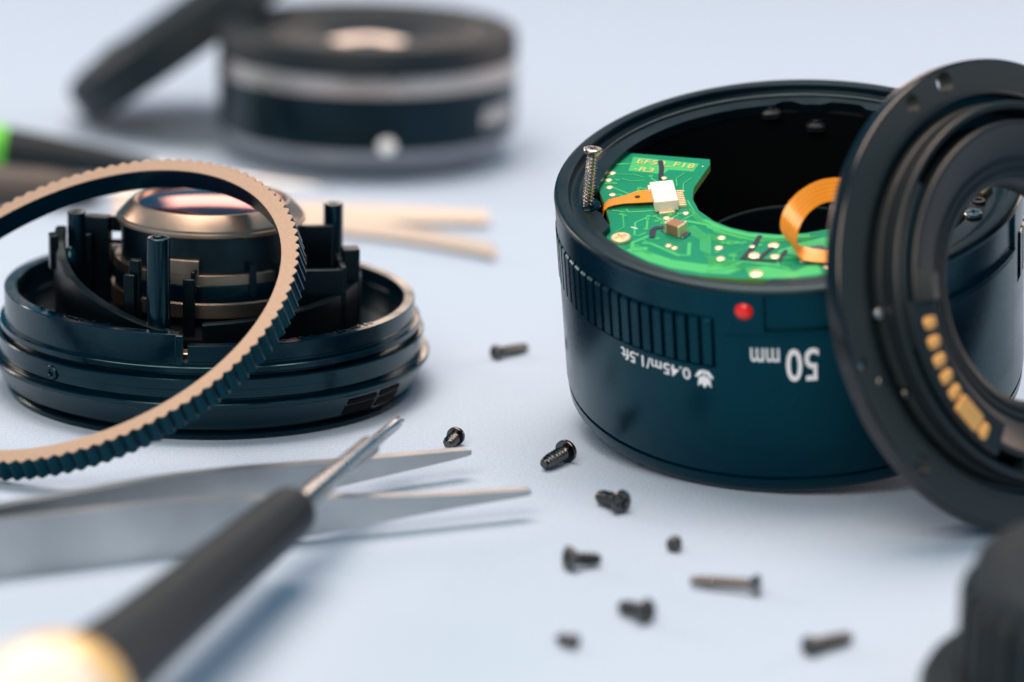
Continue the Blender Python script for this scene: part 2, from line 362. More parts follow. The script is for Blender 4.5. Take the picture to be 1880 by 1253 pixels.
# circuit board
board = MB()
def pz(p, z): return (p[0], p[1], z)
PCB_Z = 31.0
PCB_OUT= [(-23.26, 16.95), (-10.82, 12.8), (-10.84, 11.14), (-12.2, 7.67), (-13.73, 3.74), (-14.18, 0.23), (-13.45, -3.76), (-11.51, -7.36), (-9.29, -9.75), (-6.64, -11.51), (-2.42, -12.98), (1.51, -13.04), (4.72, -12.31), (8.01, -10.91), (9.16, -22.84), (1.89, -26.39), (-1.59, -26.71), (-4.26, -26.49), (-9.57, -25.42), (-14.11, -24.12), (-18.64, -22.01), (-22.39, -19.17), (-25.74, -15.02), (-27.4, -10.89), (-26.58, -5.84), (-27.16, 0.38), (-27.82, 4.95), (-26.64, 10.59), (-25.01, 14.41)]
TRACES= [([(-25.67, 5.6), (-23.13, 2.81)], 0.22), ([(-25.29, 3.14), (-24.75, 3.06), (-23.97, 2.19)], 0.22), ([(-19.95, 8.24), (-19.78, 7.61), (-19.14, 6.6), (-19.18, 5.84)], 0.2), ([(-15.56, -0.25), (-14.89, -0.35), (-14.16, -4.15), (-14.41, -4.99), (-16.32, -6.75)], 0.2), ([(-20.89, -4.63), (-22.9, -6.23), (-23.2, -10.08), (-22.48, -10.33), (-21.52, -9.61)], 0.25), ([(-21.07, -5.62), (-21.34, -8.48)], 0.25), ([(-19.96, -4.76), (-18.33, -6.9), (-18.36, -7.47)], 0.2), ([(-16.33, -4.57), (-17.46, -5.57), (-17.66, -6.99)], 0.2), ([(-21.18, -10.8), (-23.5, -12.46), (-23.69, -13.85)], 0.55), ([(-21.93, -12.83), (-21.02, -13.11), (-17.16, -17.33), (-15.73, -17.53), (-15.39, -13.92)], 0.55), ([(-21.96, 4.6), (-20.74, 4.56)], 0.22), ([(-21.96, 4.6), (-21.95, 3.39)], 0.4), ([(-24.0, -1.96), (-23.76, -2.74), (-21.89, -2.87), (-20.14, -2.83)], 0.25), ([(-15.51, -9.04), (-14.57, -11.19), (-13.34, -12.8), (-13.58, -16.72)], 0.14), ([(-15.16, -8.81), (-14.23, -10.95), (-13.01, -12.7), (-13.27, -17.04)], 0.14), ([(-14.82, -8.62), (-13.88, -10.72), (-12.67, -12.61), (-12.97, -17.37)], 0.14), ([(-15.8, -9.43), (-14.92, -11.43), (-13.68, -12.97), (-13.89, -16.39)], 0.14), ([(-14.48, -8.47), (-13.54, -10.48), (-12.34, -12.51), (-12.66, -17.69)], 0.14), ([(-15.13, -7.07), (-13.07, -8.24), (-10.12, -10.4)], 0.6), ([(-12.32, -7.57), (-9.97, -10.38), (-6.36, -12.82), (-2.67, -13.89), (1.07, -14.16)], 0.7), ([(-12.43, -9.34), (-10.06, -11.73), (-6.46, -14.16), (-4.75, -14.81)], 0.45), ([(-13.24, -22.49), (-10.77, -22.45), (-8.16, -20.59), (-4.54, -21.89), (-2.18, -23.28)], 0.5), ([(-7.79, -15.31), (-8.5, -14.67), (-9.87, -14.61)], 0.2), ([(-9.27, -18.58), (-9.63, -18.52)], 0.9), ([(-23.34, -14.75), (-21.89, -14.68)], 1.0), ([(-25.04, 13.17), (-22.98, 13.01)], 0.35), ([(-26.02, -1.96), (-24.3, -2.8)], 0.2), ([(-2.76, -18.18), (-3.34, -22.33), (-1.52, -24.16)], 0.2), ([(-13.08, -19.89), (-11.65, -20.88), (-10.69, -21.28)], 0.18)]
PADS= [(-25.63, 10.33, 0.55), (-26.27, 8.06, 0.55), (-26.22, 5.63, 0.55), (-25.9, 3.17, 0.55), (-18.0, 7.49, 0.5), (-15.38, -4.41, 0.52), (-18.26, -5.54, 0.55), (-18.44, -14.19, 0.5), (-17.62, -15.01, 0.5), (-10.7, -12.86, 0.65), (-11.27, -15.88, 0.65), (-11.24, -19.22, 0.68), (-3.42, -16.21, 0.85), (-6.42, -18.85, 0.9), (-3.5, -19.67, 0.75), (-6.52, -24.36, 1.0), (0.31, -21.53, 0.5), (3.56, -23.83, 0.6), (-6.49, -16.3, 0.5)]
VIAS= [(-19.94, 8.39), (-26.28, 9.5), (-24.97, 7.87), (-21.82, 4.72), (-22.0, 3.7), (-20.89, -4.63), (-19.96, -4.76), (-21.07, -5.48), (-21.41, -8.62), (-19.77, -6.39), (-18.94, -7.1), (-16.32, -4.42), (-17.68, -4.66), (-17.66, 6.22), (-19.18, 5.84), (-24.8, -3.46), (-24.42, -3.96), (-19.9, -11.85), (-9.81, -14.62), (-8.56, -14.66), (-7.5, -14.81), (-5.33, -15.93), (-11.66, -17.17), (-10.62, -14.5), (-7.61, -23.29), (-8.96, -23.1), (-12.9, -20.97), (-11.67, -21.14), (-19.51, 1.82), (-26.51, 6.94), (-25.96, 7.01), (-25.35, 6.77)]
LABEL= [(-22.25, 15.4), (-12.49, 11.57), (-13.53, 9.11), (-17.11, 10.27), (-18.07, 8.88), (-23.2, 10.88)]
MARKS= [([(-18.27, 13.08), (-18.17, 11.05), (-18.37, 8.92), (-18.49, 7.41)], 0.75), ([(-20.66, -11.02), (-20.5, -9.18), (-19.87, -8.41), (-18.74, -8.57)], 0.9), ([(-16.94, -7.24), (-16.73, -8.29)], 0.8), ([(-5.21, -13.39), (-6.22, -16.07), (-8.17, -19.79), (-6.17, -20.48)], 0.75), ([(-3.67, -16.98), (-5.06, -18.91), (-5.8, -20.53), (-3.0, -21.19), (-1.9, -18.3)], 0.65)]

outl = PCB_OUT
board.plate(outl, [], PCB_Z-1.15, PCB_Z)
bo = board
ob = bo.build('circuit_board', [M['pcb'], M['pcb_edge']], barrel, 20)
for p in ob.data.polygons:
    if abs(p.normal.z) < .5: p.material_index = 1
tr = MB()
for i, (pts, wd) in enumerate(TRACES): tr.ribbon(pts, wd*1.25 if wd < .3 else wd, PCB_Z-.01, PCB_Z+.02+i*.003)
def arcp(r, a0, a1, n=16): return [(r*math.cos(rad(a0+(a1-a0)*i/n)), r*math.sin(rad(a0+(a1-a0)*i/n))) for i in range(n+1)]
fine = [(14.75, -172, -78), (15.1, -168, -80), (15.45, -160, -84), (17.0, -138, -118), (17.35, -136, -119), (17.7, -134, -120), (18.05, -132, -121), (22.4, -127, -112), (22.75, -126, -113), (23.1, -125, -114), (23.45, -124, -106), (24.2, -121, -104), (20.4, -104, -88), (20.75, -103, -89), (26.6, -150, -142), (26.9, -150, -143)]
for i, (r, a0, a1) in enumerate(fine): tr.ribbon(arcp(r, a0, a1), .15, PCB_Z-.01, PCB_Z+.112+i*.001)
for i, (p, q_, r_) in enumerate((((-24.2, 8.2), (-23.0, 7.2), (-20.9, 7.2)), ((-25.2, 9.9), (-22.4, 9.3), (-21.0, 8.2)), ((-19.4, 5.7), (-20.2, 4.9), (-20.2, 4.2)), ((-14.9, 8.6), (-16.2, 7.0), (-16.2, 4.6)), ((-13.9, 6.8), (-15.2, 5.2), (-15.4, 3.0)), ((-24.6, -4.0), (-24.6, -7.6), (-25.8, -8.8)), ((-22.0, -12.0), (-20.0, -14.6), (-17.9, -16.0)), ((-6.5, -21.5), (-4.6, -22.2), (-1.0, -22.0)), ((-8.0, -17.0), (-9.4, -18.0), (-9.4, -20.4)))): tr.ribbon([p, q_, r_], .17, PCB_Z-.01, PCB_Z+.09+i*.001)
tr.build('copper_traces', M['trace'], ob)
pour = MB()
for i, poly in enumerate([LABEL, [(-24.6, -14.6), (-23.2, -13.6), (-20.6, -16.3), (-18.0, -18.6), (-14.0, -20.4), (-9.5, -21.6), (-8.5, -22.6), (-10.5, -24.0), (-14.2, -23.0), (-18.4, -21.0), (-21.6, -18.4)],
                         [(-13.4, -6.9), (-12.6, -6.6), (-10.6, -9.0), (-7.6, -11.7), (-3.0, -13.2), (2.0, -13.5), (2.0, -14.6), (-3.0, -14.6), (-8.0, -13.6), (-11.6, -10.8)],
                         [(-8.0, -22.6), (-5.0, -22.3), (-1.0, -24.4), (0.6, -23.2), (2.4, -22.6), (2.6, -25.6), (-1.4, -26.2), (-4.4, -26.0), (-7.5, -25.4)],
                         [(-3.0, -18.0), (0.5, -15.8), (5.0, -14.5), (7.5, -13.5), (8.2, -17.0), (4.0, -19.0), (0.0, -20.0)]]):
    pour.plate(poly, [], PCB_Z-.01, PCB_Z+.008+.002*i)
pour.build('copper_pour', M['trace'], ob)
pad0 = None
for x, y, r in PADS:
    if pad0 is None: pad0 = MB().lathe([(.001, .16), (.5, .15), (.85, .10), (1.0, .03), (1.0, -.02)], n=20, closed=False).build('solder_pad', M['pad'], ob); c = pad0
    else: c = pad0.copy(); COL.objects.link(c); c.parent = ob
    c.location = Vector((x, y, PCB_Z+.03))*MM; c.scale = (r, r, 1)
vi = MB()
for i, (x, y) in enumerate(VIAS): vi.tube(.34, .12, PCB_Z-.01, PCB_Z+.105, n=14, T=Tr(x, y, 0))
vi.build('via_rings', M['trace'], ob)
mk = MB()
for i, (pts, wd) in enumerate(MARKS): mk.ribbon(pts, wd, PCB_Z-.01, PCB_Z+.125+i*.003)
mk.build('marker_scribble', M['marker'], ob)
def flat_text(b, body, size, p0, p1, sx):
    d = (Vector(p1)-Vector(p0)).normalized(); nrm = Vector((-d.y, d.x))
    def fn(x, y, z): q = Vector(p0)+d*x+nrm*y; return (q.x, q.y, PCB_Z+z)
    b.text(body, size, fn, .0, .12, sx=sx)
tx = MB(); flat_text(tx, 'EF50_F18', 2.05, (-22.05, 13.15), (-13.07, 9.85), 1.14); flat_text(tx, '-R3', 1.95, (-22.6, 10.75), (-18.85, 9.2), 1.2)
tx.build('board_legend', M['silk'], ob)
# little silk dashes
ds = MB()
for p, q in (((-16.0, 2.5), (-15.2, 2.9)), ((-15.8, -6.9), (-15.4, -7.0)), ((-12.1, 10.6), (-11.9, 10.4)), ((-23.6, -7.6), (-22.6, -8.3))): ds.ribbon([p, q], .16, PCB_Z-.01, PCB_Z+.06, cap=False)
ds.build('silk_marks', M['ink'], ob)
# connector block, its pins and the amber ribbon that plugs into it
CT = Tr(-18.35, .15, PCB_Z) @ Rz(4)
b = MB(); b.box(-1.75, 1.75, -3.55, 3.1, .12, 1.75, T=CT, ch=.08); b.box(-2.05, -1.7, 1.7, 3.0, .12, 1.3, T=CT); b.build('connector', M['white'], ob)
pin0 = None
for i in range(9):
    c = MB().box(0, 1.35, -.15, .15, .02, .45, ch=.04).build('connector_pin', M['pad'], ob) if pin0 is None else pin0.copy()
    if pin0 is None: pin0 = c
    else: COL.objects.link(c); c.parent = ob
    c.matrix_local = Matrix.Translation((CT @ V(1.7, -2.6+i*.58, 0))*MM)
b = MB(); b.box(-1.2, 1.1, -4.5, -3.5, .0, .35, T=CT, ch=.05); b.build('anchor_tab', M['pad'], ob)
pts = [(-20.0, .6, 31.75), (-21.2, .55, 31.75), (-22.6, .45, 31.72), (-24.2, .15, 31.62), (-25.6, -.1, 31.55), (-26.6, -.3, 31.4), (-27.25, -.45, 30.9), (-27.5, -.5, 30.0), (-27.55, -.5, 27.5)]
wv = [(0, 4.1, 0), (0, 4.0, 0), (0, 3.6, 0), (.1, 2.5, 0), (.1, 2.3, 0), (.1, 2.3, 0), (.1, 2.3, 0), (.1, 2.3, 0), (.1, 2.3, 0)]
fx = MB().strip3(pts, wv, .12); fx.build('flex_cable', M['flex'], ob)
ln = MB()
for q in range(7):
    o_ = (-1.6+q*.53)
    ln.strip3([(x, y+o_*(W[1]/4.1), z+.08) for (x, y, z), W in zip(pts[:2], wv[:2])], [(0, .16, 0)]*2, .03)
for q in range(6):
    o_ = -.42+q*.17
    ln.strip3([(x-(0.0 if i < 5 else .075*(i-4)/2), y+o_*W[1], z+(.075 if i < 6 else .02)) for i, ((x, y, z), W) in enumerate(zip(pts[2:], wv[2:]))], [(0, .13, 0)]*7, .02)
ln.build('flex_conductors', M['flexline'], ob)
b = MB(); b.cyl(.42, 0, .1, n=20, T=Tr(-22.25, .42, 31.76)); b.build('flex_hole', M['marker'], ob)
# chip capacitor
KT = Tr(-17.15, -10.35, PCB_Z) @ Rz(-42)
b = MB(); b.box(-1.05, 1.05, -.95, .95, .1, 1.75, T=KT, ch=.1); b.build('capacitor', M['ceramic'], ob)
b = MB()
for s in (-1, 1): b.box(min(s*1.03, s*1.4), max(s*1.03, s*1.4), -.98, .98, .08, 1.79, T=KT, ch=.1)
b.build('capacitor_terminals', M['pad'], ob)
b = MB()
for s in (-1, 1): b.box(min(s*1.2, s*2.15), max(s*1.2, s*2.15), -.95, .95, 0.0, .3, T=KT, ch=.12)
b.build('solder_fillets', M['silver'], ob)
b = MB(); cross_screw(b, 1.5, .55, Tr(-25.2, -11.35, PCB_Z+.02) @ Rz(25)); b.build('board_screw', M['pad'], ob)
def smooth(P, q=6):
    out = []; k = len(P)
    for i in range(k-1):
        p0, p1, p2, p3 = (Vector(P[j]) for j in (max(i-1, 0), i, i+1, min(i+2, k-1)))
        for u in (j/q for j in range(q)): out.append(tuple(0.5*((2*p1)+(p2-p0)*u+(2*p0-5*p1+4*p2-p3)*u*u+(3*p1-p0-3*p2+p3)*u**3)))
    return out+[tuple(P[-1])]
# amber ribbon loop from the mount back to the board
pts = [(12.5, -12.8, 36.0), (9.5, -13.2, 37.4), (6.4, -13.9, 38.2), (3.6, -14.9, 38.4), (1.4, -16.4, 38.0), (-.2, -17.8, 37.1), (-1.15, -18.9, 35.8), (-1.45, -19.7, 34.3), (-1.1, -20.2, 33.0), (-.1, -20.7, 32.1), (1.6, -21.3, 31.75), (4.5, -22.2, 31.7), (8.0, -23.0, 31.7)]
wv = [(1.0, 3.2, 2.2), (.9, 3.2, 2.3), (.4, 3.1, 2.6), (-.2, 3.0, 2.8), (-1.4, 2.6, 2.6), (-2.2, 2.4, 2.2), (-2.6, 2.6, 1.4), (-2.3, 3.0, .9), (-1.4, 3.4, .9), (-.3, 3.6, .8), (.6, 3.5, .5), (.9, 3.4, .3), (.8, 3.4, .2)]
pts = smooth(pts); wv = [tuple(Vector(q)*.86) for q in smooth(wv)]
MB().strip3(pts, wv, .14).build('flex_cable', M['flex'], ob)
ln = MB()
for q in range(5):
    o_ = -.36+q*.18
    P = [tuple(Vector(p)+Vector(wq)*o_) for p, wq in zip(pts, wv)]
    ln.strip3(P, [tuple(Vector(wq)*.03) for wq in wv], .17)
ln.build('flex_conductors', M['flexline'], ob)
b = MB(); b.lathe([(.001, .75), (.6, .65), (1.0, .3), (1.1, 0)], n=18, T=Tr(4.3, -19.6, PCB_Z), closed=False); b.box(-1.6, .2, -.8, 1.3, 0, .25, T=Tr(3.6, -18.6, PCB_Z) @ Rz(15), ch=.05); b.build('solder_blob', M['silver'], ob)
# ------------------------------------------------------------------ bayonet mount leaning against the barrel
MN = V(0.603, -0.730, 0.322).normalized(); MU = V(0, 0, 1).cross(MN).normalized(); MV = MN.cross(MU)
MOUNT_T = frame(V(70.2, -85.76, 31.62), MU, MV, MN)
mount = thing('lens_mount', 'round black bayonet mount with gold contacts leaning against the lens barrel', 'lens mount', MOUNT_T)
def pol(r, a): return (r*math.cos(rad(a)), r*math.sin(rad(a)))
holes = [circle(1.55, 24, *pol(31.2, 101.0)), circle(1.35, 24, *pol(31.2, 114.5)), circle(1.5, 24, *pol(31.2, -19)), circle(1.5, 24, *pol(31.2, -139)), circle(0.85, 18, *pol(31.5, -170)), circle(1.2, 18, *pol(31.2, 30))]
b = MB(); b.plate(circle(33.0, 160), [circle(28.9, 140)]+holes, -2.7, 0.0); b.build('flange', M['grain'], mount)
MB().lathe([(33.0, -2.7), (33.25, -2.7), (33.4, -2.5), (33.4, -.42), (33.2, -.12), (33.0, -0.02)], n=160).build('flange_rim', M['rimgloss'], mount)
MB().lathe([(28.9, -2.7), (28.9, .12), (28.6, .25), (28.3, .25), (28.2, -1.2), (27.0, -1.2), (26.9, 1.0), (26.75, 1.2), (26.7, 3.8), (26.45, 4.1), (25.85, 4.1), (25.6, 3.85), (25.5, -1.0), (23.95, -1.0), (23.9, -2.7)], n=144).build('bayonet_ring', M['matte'], mount)
MB().lathe([(23.9, -2.7), (23.9, 4.5), (23.65, 4.8), (23.2, 4.8), (22.9, 4.55), (19.0, 3.5), (18.8, 3.2), (18.3, 3.1), (18.2, 3.35), (17.6, 3.25), (17.5, 2.9), (17.0, 2.8), (16.9, 3.05), (16.4, 2.95), (16.3, 2.6), (15.75, 2.5), (15.45, 2.2), (15.5, -2.7)], n=144).build('baffle', M['matte'], mount)
for a0, a1 in ((137, 190), (-110, -52), (-5, 40)):
    MB().lathe([(25.6, 2.1), (25.6, 4.05), (25.45, 4.2), (24.2, 4.2), (24.0, 4.0), (24.0, 2.1)], a0, a1, n=24).build('bayonet_tab', M['matte'], mount)
MB().lathe([(25.4, 4.0), (25.4, 4.85), (25.1, 5.1), (20.6, 5.0), (20.2, 4.7), (20.2, 3.6)], 176, 236, n=40).build('contact_block', M['matte'], mount)
MB().lathe([(23.6, 3.9), (23.6, 5.0), (22.0, 6.2), (20.3, 5.6), (20.3, 3.9)], 166, 176, n=8).build('contact_ramp', M['matte'], mount)
pin0 = None
for a, r in ((-176.3, 22.4), (-169.5, 22.65), (-163.0, 22.85), (-156.8, 23.0), (-150.6, 23.1), (-132.6, 23.6)):
    if pin0 is None:
        pin0 = MB().box(-1.2, 1.2, -.88, .88, 0, .55, ch=.42).build('gold_contact', M['gold'], mount); c = pin0
    else: c = pin0.copy(); COL.objects.link(c); c.parent = mount
    x, y = pol(r, a); c.matrix_local = Matrix.Translation(V(x, y, 4.95)*MM) @ Rz(a)
c = MB().box(-1.4, 1.4, -2.45, 2.45, 0, .55, ch=.25).build('gold_contact', M['gold'], mount)
x, y = pol(23.3, -141.4); c.matrix_local = Matrix.Translation(V(x, y, 4.95)*MM) @ Rz(-141.4)
for r, a, z, q in ((27.5, 178.0, 1.1, .75), (31.5, -170, -.9, .8), (29.8, -164.2, .0, .6), (27.4, -158, 1.1, .6)):
    x, y = pol(r, a); b = MB(); b.lathe([(.001, .45), (q*.6, .38), (q, .1), (q, -.4)], n=18, T=Tr(x, y, z), closed=False); b.build('mount_screw', M['chrome'] if a != -158 and r != 29.8 else M['oxide'], mount)
MB().lathe([(27.2, -2.7), (27.2, -6.4), (25.2, -6.4), (25.2, -2.7)], n=96).build('rear_collar', M['moulded'], mount)

# ------------------------------------------------------------------ front lens group
FC = V(-47.47, -30.04, 0)
fg = thing('lens_front_group', 'black moulded lens core with posts and a bronze ringed glass element', 'lens element', Tr(*FC))
MB().lathe([(26, 0), (31.3, 0), (31.75, .3), (31.89, .9), (31.6, 1.15), (30.6, 1.2), (30.6, 2.2), (32.4, 2.25), (33.0, 3.2), (34.1, 5.5), (34.4, 5.75), (34.43, 6.2), (34.25, 6.36), (33.25, 6.4), (33.1, 6.5), (33.1, 6.75), (32.85, 6.8), (32.85, 7.0), (33.2, 7.05), (33.25, 8.2), (33.4, 8.3), (33.5, 9.75), (33.35, 9.9), (32.1, 9.95), (32.1, 10.55), (32.75, 10.6), (32.9, 10.75), (32.9, 11.5), (32.75, 11.6), (32.35, 11.65), (32.3, 11.9), (32.16, 11.95), (32.16, 12.2), (30.2, 12.2), (30.0, 8.0), (23.2, 8.0), (23.2, 5), (26, 5)], n=180).build('outer_ring', M['moulded'], fg, 24)
def wall(a0, a1, r, ztop, zbot, th, n=60, chamfer=.12, jag=0.0):
    vs = []; fs = []
    for i in range(n+1):
        a = a0+(a1-a0)*i/n; R = r(a) if callable(r) else r; zt = ztop(a) if callable(ztop) else ztop
        c, s = math.cos(rad(a)), math.sin(rad(a)); j = jag*random.random()
        for q, z in ((R, zbot), (R, zt-chamfer-j), (R-chamfer, zt-j), (R-th+chamfer, zt), (R-th, zt-chamfer), (R-th, zbot)): vs.append((q*c, q*s, z))
    for i in range(n):
        for q in range(6): fs.append((i*6+q, (i+1)*6+q, (i+1)*6+(q+1) % 6, i*6+(q+1) % 6))
    fs += [tuple(range(6)), tuple(n*6+q for q in reversed(range(6)))]
    return MB().add(vs, fs)
wall(62, 266.6, 32.16, 16.44, 12.1, 1.9, 130).build('upper_wall', M['moulded'], fg, 30)
wall(-91.0, 62, 32.0, 14.7, 12.1, 1.7, 90).build('upper_wall', M['moulded'], fg, 30)
bur = MB()
for i in range(26):
    a = -143+i*1.15+random.uniform(-.3, .3); x, y = pol(30.35+random.uniform(-.1, .2), a); h = random.uniform(.1, .38)
    bur.box(-.16, .16, -.22, .2, 0, h, T=Tr(x, y, 16.4) @ Rz(a+random.uniform(-30, 30)))
for i in range(34):
    a = -72+i*1.2+random.uniform(-.4, .4); x, y = pol(30.4+random.uniform(-.25, .25), a); h = random.uniform(.03, .22)
    bur.box(-.3, .3, -.25, .25, 0, h, T=Tr(x, y, 14.66) @ Rz(a+random.uniform(-30, 30)))
o = bur.build('moulding_burrs', M['moulded'], fg); o['kind'] = 'stuff'
b = MB(); b.box(-.6, .6, -.5, .6, 11.7, 16.3, T=Rz(-3.2) @ Tr(0, -31.9, 0), ch=.1); b.build('wall_stop', M['moulded'], fg)
# little screw hole moulded in the side
HT = axis_frame((33.05*math.cos(rad(-130.4)), 33.05*math.sin(rad(-130.4)), 8.25), V(math.cos(rad(-130.4)), math.sin(rad(-130.4)), 0))
b = MB(); b.tube(1.15, .5, -.4, .62, n=28, T=HT, ch=.12); b.build('side_hole', M['moulded'], fg)
MB().cyl(.52, -.3, .05, n=18, T=HT).build('hole_bottom', M['flock'], fg)
# window slots in the lower skirt
for a0, a1, z0, z1 in ((-47.5, -36.5, 2.3, 3.7), (-35.2, -25.5, 2.3, 3.7), (-46.8, -36.6, 4.05, 4.8), (-35.0, -26.5, 4.1, 4.9)):
    def rz(z): return 32.4+(z-2.25)*0.56 if z > 2.25 else 32.4
    MB().lathe([(rz(z0)-.6, z0), (rz(z0)+.16, z0), (rz(z1)+.12, z1), (rz(z1)-.6, z1)], a0, a1, n=10).build('skirt_slot', M['flock'], fg)
# helicoid ramp on the left, inner cup on the right
RK = [(-178, 24.2, 25.2), (-165, 24.5, 24.2), (-155, 25.0, 22.3), (-143, 25.6, 20.6), (-129.5, 26.6, 19.3), (-118.5, 27.6, 18.2), (-107.6, 28.7, 17.0), (-98.5, 29.8, 16.3), (-93.6, 30.5, 15.9)]
def interp(a, k):
    for (a0, *v0), (a1, *v1) in zip(RK, RK[1:]):
        if a0 <= a <= a1: t = (a-a0)/(a1-a0); return v0[k]+(v1[k]-v0[k])*t
    return RK[0][k+1] if a < RK[0][0] else RK[-1][k+1]
wall(-178, -93.6, lambda a: interp(a, 0), lambda a: interp(a, 1), 8, 1.7, 60, .25, .05).build('helical_ramp', M['innerdark'], fg, 30)
wall(-88, 178, 23.6, lambda a: 15.75+2.3*min(1, max(0, (a+88)/75)), 8, 1.5, 110, .2).build('inner_cup', M['innerdark'], fg, 30)
MB().lathe([(22.3, 12.0), (22.3, 13.0), (13, 13.2), (13, 12.0)], n=96).build('inner_deck', M['flock'], fg)
MB().lathe([(29.8, 7.9), (29.8, 8.15), (24, 8.15), (24, 7.9)], n=96).build('floor_ring', M['satin'], fg)
# centre stack
MB().lathe([(13.6, 13), (14.0, 13.0), (14.0, 26.7), (13.6, 26.7)], n=96).build('inner_tube', M['satin'], fg)
MB().lathe([(11.4, 28.6), (11.5, 29.75), (11.9, 30.0), (12.3, 29.95), (12.55, 29.75), (14.15, 28.1), (14.3, 27.9), (14.35, 27.5), (14.7, 27.4), (14.75, 27.0), (14.55, 26.75), (13.6, 26.7)], n=144).build('bronze_ring', M['bronze'], fg, 25)
gl = [(.001+11.45*i/14, 29.4+.75*(1-(i/14)**2)) for i in range(15)]
MB().lathe(gl, n=96, closed=False).build('glass_element', M['glass'], fg)
MB().tube(15.0, 13.9, 19.65, 21.2, n=96, ch=.08).build('bronze_band', M['bronze'], fg)
MB().lathe([(14.0, 21.2), (15.05, 21.2), (15.05, 23.4), (14.95, 23.5), (14.0, 23.5)], -114, -92, n=16).build('bronze_tab', M['bronze'], fg)
MB().tube(15.1, 13.9, 16.85, 19.6, n=96, ch=.1).build('lower_drum', M['moulded'], fg)
MB().lathe([(13.9, 14.6), (15.5, 14.6), (15.5, 16.75), (15.4, 16.85), (13.9, 16.85)], 178, 312, n=70).build('bronze_band', M['bronze'], fg)
for a0, a1 in ((-62, -58), (-45, -42)): MB().lathe([(14.5, 17), (15.4, 17), (15.4, 22.6), (14.5, 22.6)], a0, a1, n=3).build('guide_key', M['satin'], fg)
def post(x, y, r, z0, z1, name='screw_post'):
    MB().lathe([(r*.45, z1-3), (r*.45, z1-.12), (r*.55, z1), (r*.9, z1), (r, z1-.15), (r*1.06, z0)], n=32, T=Tr(x, y, 0), closed=False).build(name, M['moulded'], fg)
post(-5.5, -25.7, 1.75, 9, 29.6); post(18.7, 7.4, 1.55, 9, 28.0); post(-20.9, -.8, 1.45, 9, 27.5)
def blk(name, x0, x1, y0, y1, z0, z1, rot=0, ch=.15):
    b = MB(); cx, cy = (x0+x1)/2, (y0+y1)/2; b.box(x0-cx, x1-cx, y0-cy, y1-cy, z0, z1, T=Tr(cx, cy, 0) @ Rz(rot), ch=ch); return b.build(name, M['innerdark'], fg)
blk('guide_block', -19.6, -15.6, -1.6, .6, 9, 26.9, -8); blk('guide_block', -19.4, -18.4, -3.2, -1.4, 9, 24.5, 10)
blk('cross_beam', -15.8, -12.5, 2.0, 3.0, 23.8, 26.2)
blk('cross_beam', -15.8, -12.5, 1.0, 1.8, 22.2, 22.7)
blk('stepped_tab', -10.3, -8.6, -21.5, -20.2, 12, 25.0, -12); blk('stepped_tab', -11.1, -9.3, -22.3, -21.3, 12, 22.9, -12)
blk('hook_tab', -2.4, -.6, -20.6, -19.9, 12, 22.0, -5); blk('hook_tab', -1.2, -.5, -20.0, -18.2, 19.5, 23.0, -5)
blk('guide_block', 20.6, 23.3, -4.0, -1.0, 9, 23.2, 10); blk('guide_block', 19.6, 21.2, -3.0, .8, 9, 21.5, 10)
blk('side_plate', 14.5, 21.4, -11.0, -10.0, 12.5, 21.6, 8); blk('side_plate', 20.5, 21.5, -10.2, -6.2, 12.5, 21.9, 8)
blk('rear_plate', 12.0, 19.0, .6, 1.6, 9, 25.8, 8); MB().box(-4.2, 1.2, -29.6, -27.0, 9, 12.9, ch=.15).build('foot_pad', M['bronze'], fg)
x, y = pol(24.6, -163); blk('ramp_tip', x-.8, x+.5, y-1.2, y+1.2, 20, 25.4, 15); x, y = pol(22.4, -160); MB().lathe([(.001, 2.6), (.6, 2.2), (1.2, 1.0), (1.3, 0), (.8, -1.2), (.001, -1.6)], n=16, T=Tr(x, y, 21.0), closed=False).build('gate_stub', M['moulded'], fg)

# ------------------------------------------------------------------ toothed focus ring leaning over the group
GN = V(math.sin(.517)*math.cos(-2.189), math.sin(.517)*math.sin(-2.189), math.cos(.517))
GEAR_T = axis_frame(V(-64.19, -59.18, 19.98), GN)
gear = thing('toothed_ring', 'thin black toothed ring, its face tan to show warm sheen, leaning over the lens core', 'gear ring', GEAR_T)
def gear_mesh(z0, z1, ri, chamfer=0.0, NT=108, per=10, ro=34.05, dep=.62):
    n = NT*per; vs = []; fs = []
    for i in range(n):
        a = 2*PI*i/n; ph = (i % per)/per; wv_ = 0.5+0.5*math.cos(2*PI*ph); wv_ = wv_**0.7
        R = ro-dep*(1-wv_); c, s = math.cos(a), math.sin(a)
        for r, z in ((ri, z0), (R, z0), (R, z1), (ri+.06, z1), (ri, z1-.06)): vs.append((r*c, r*s, z))
    for i in range(n):
        j = (i+1) % n
        for q in range(5): fs.append((i*5+q, j*5+q, j*5+(q+1) % 5, i*5+(q+1) % 5))
    return MB().add(vs, fs)
gear_mesh(-3.55, -.16, 31.3).build('toothed_band', M['shell'], gear, 40)
gear_mesh(-.16, 0, 31.27).build('ring_face', M['tan'], gear, 40)

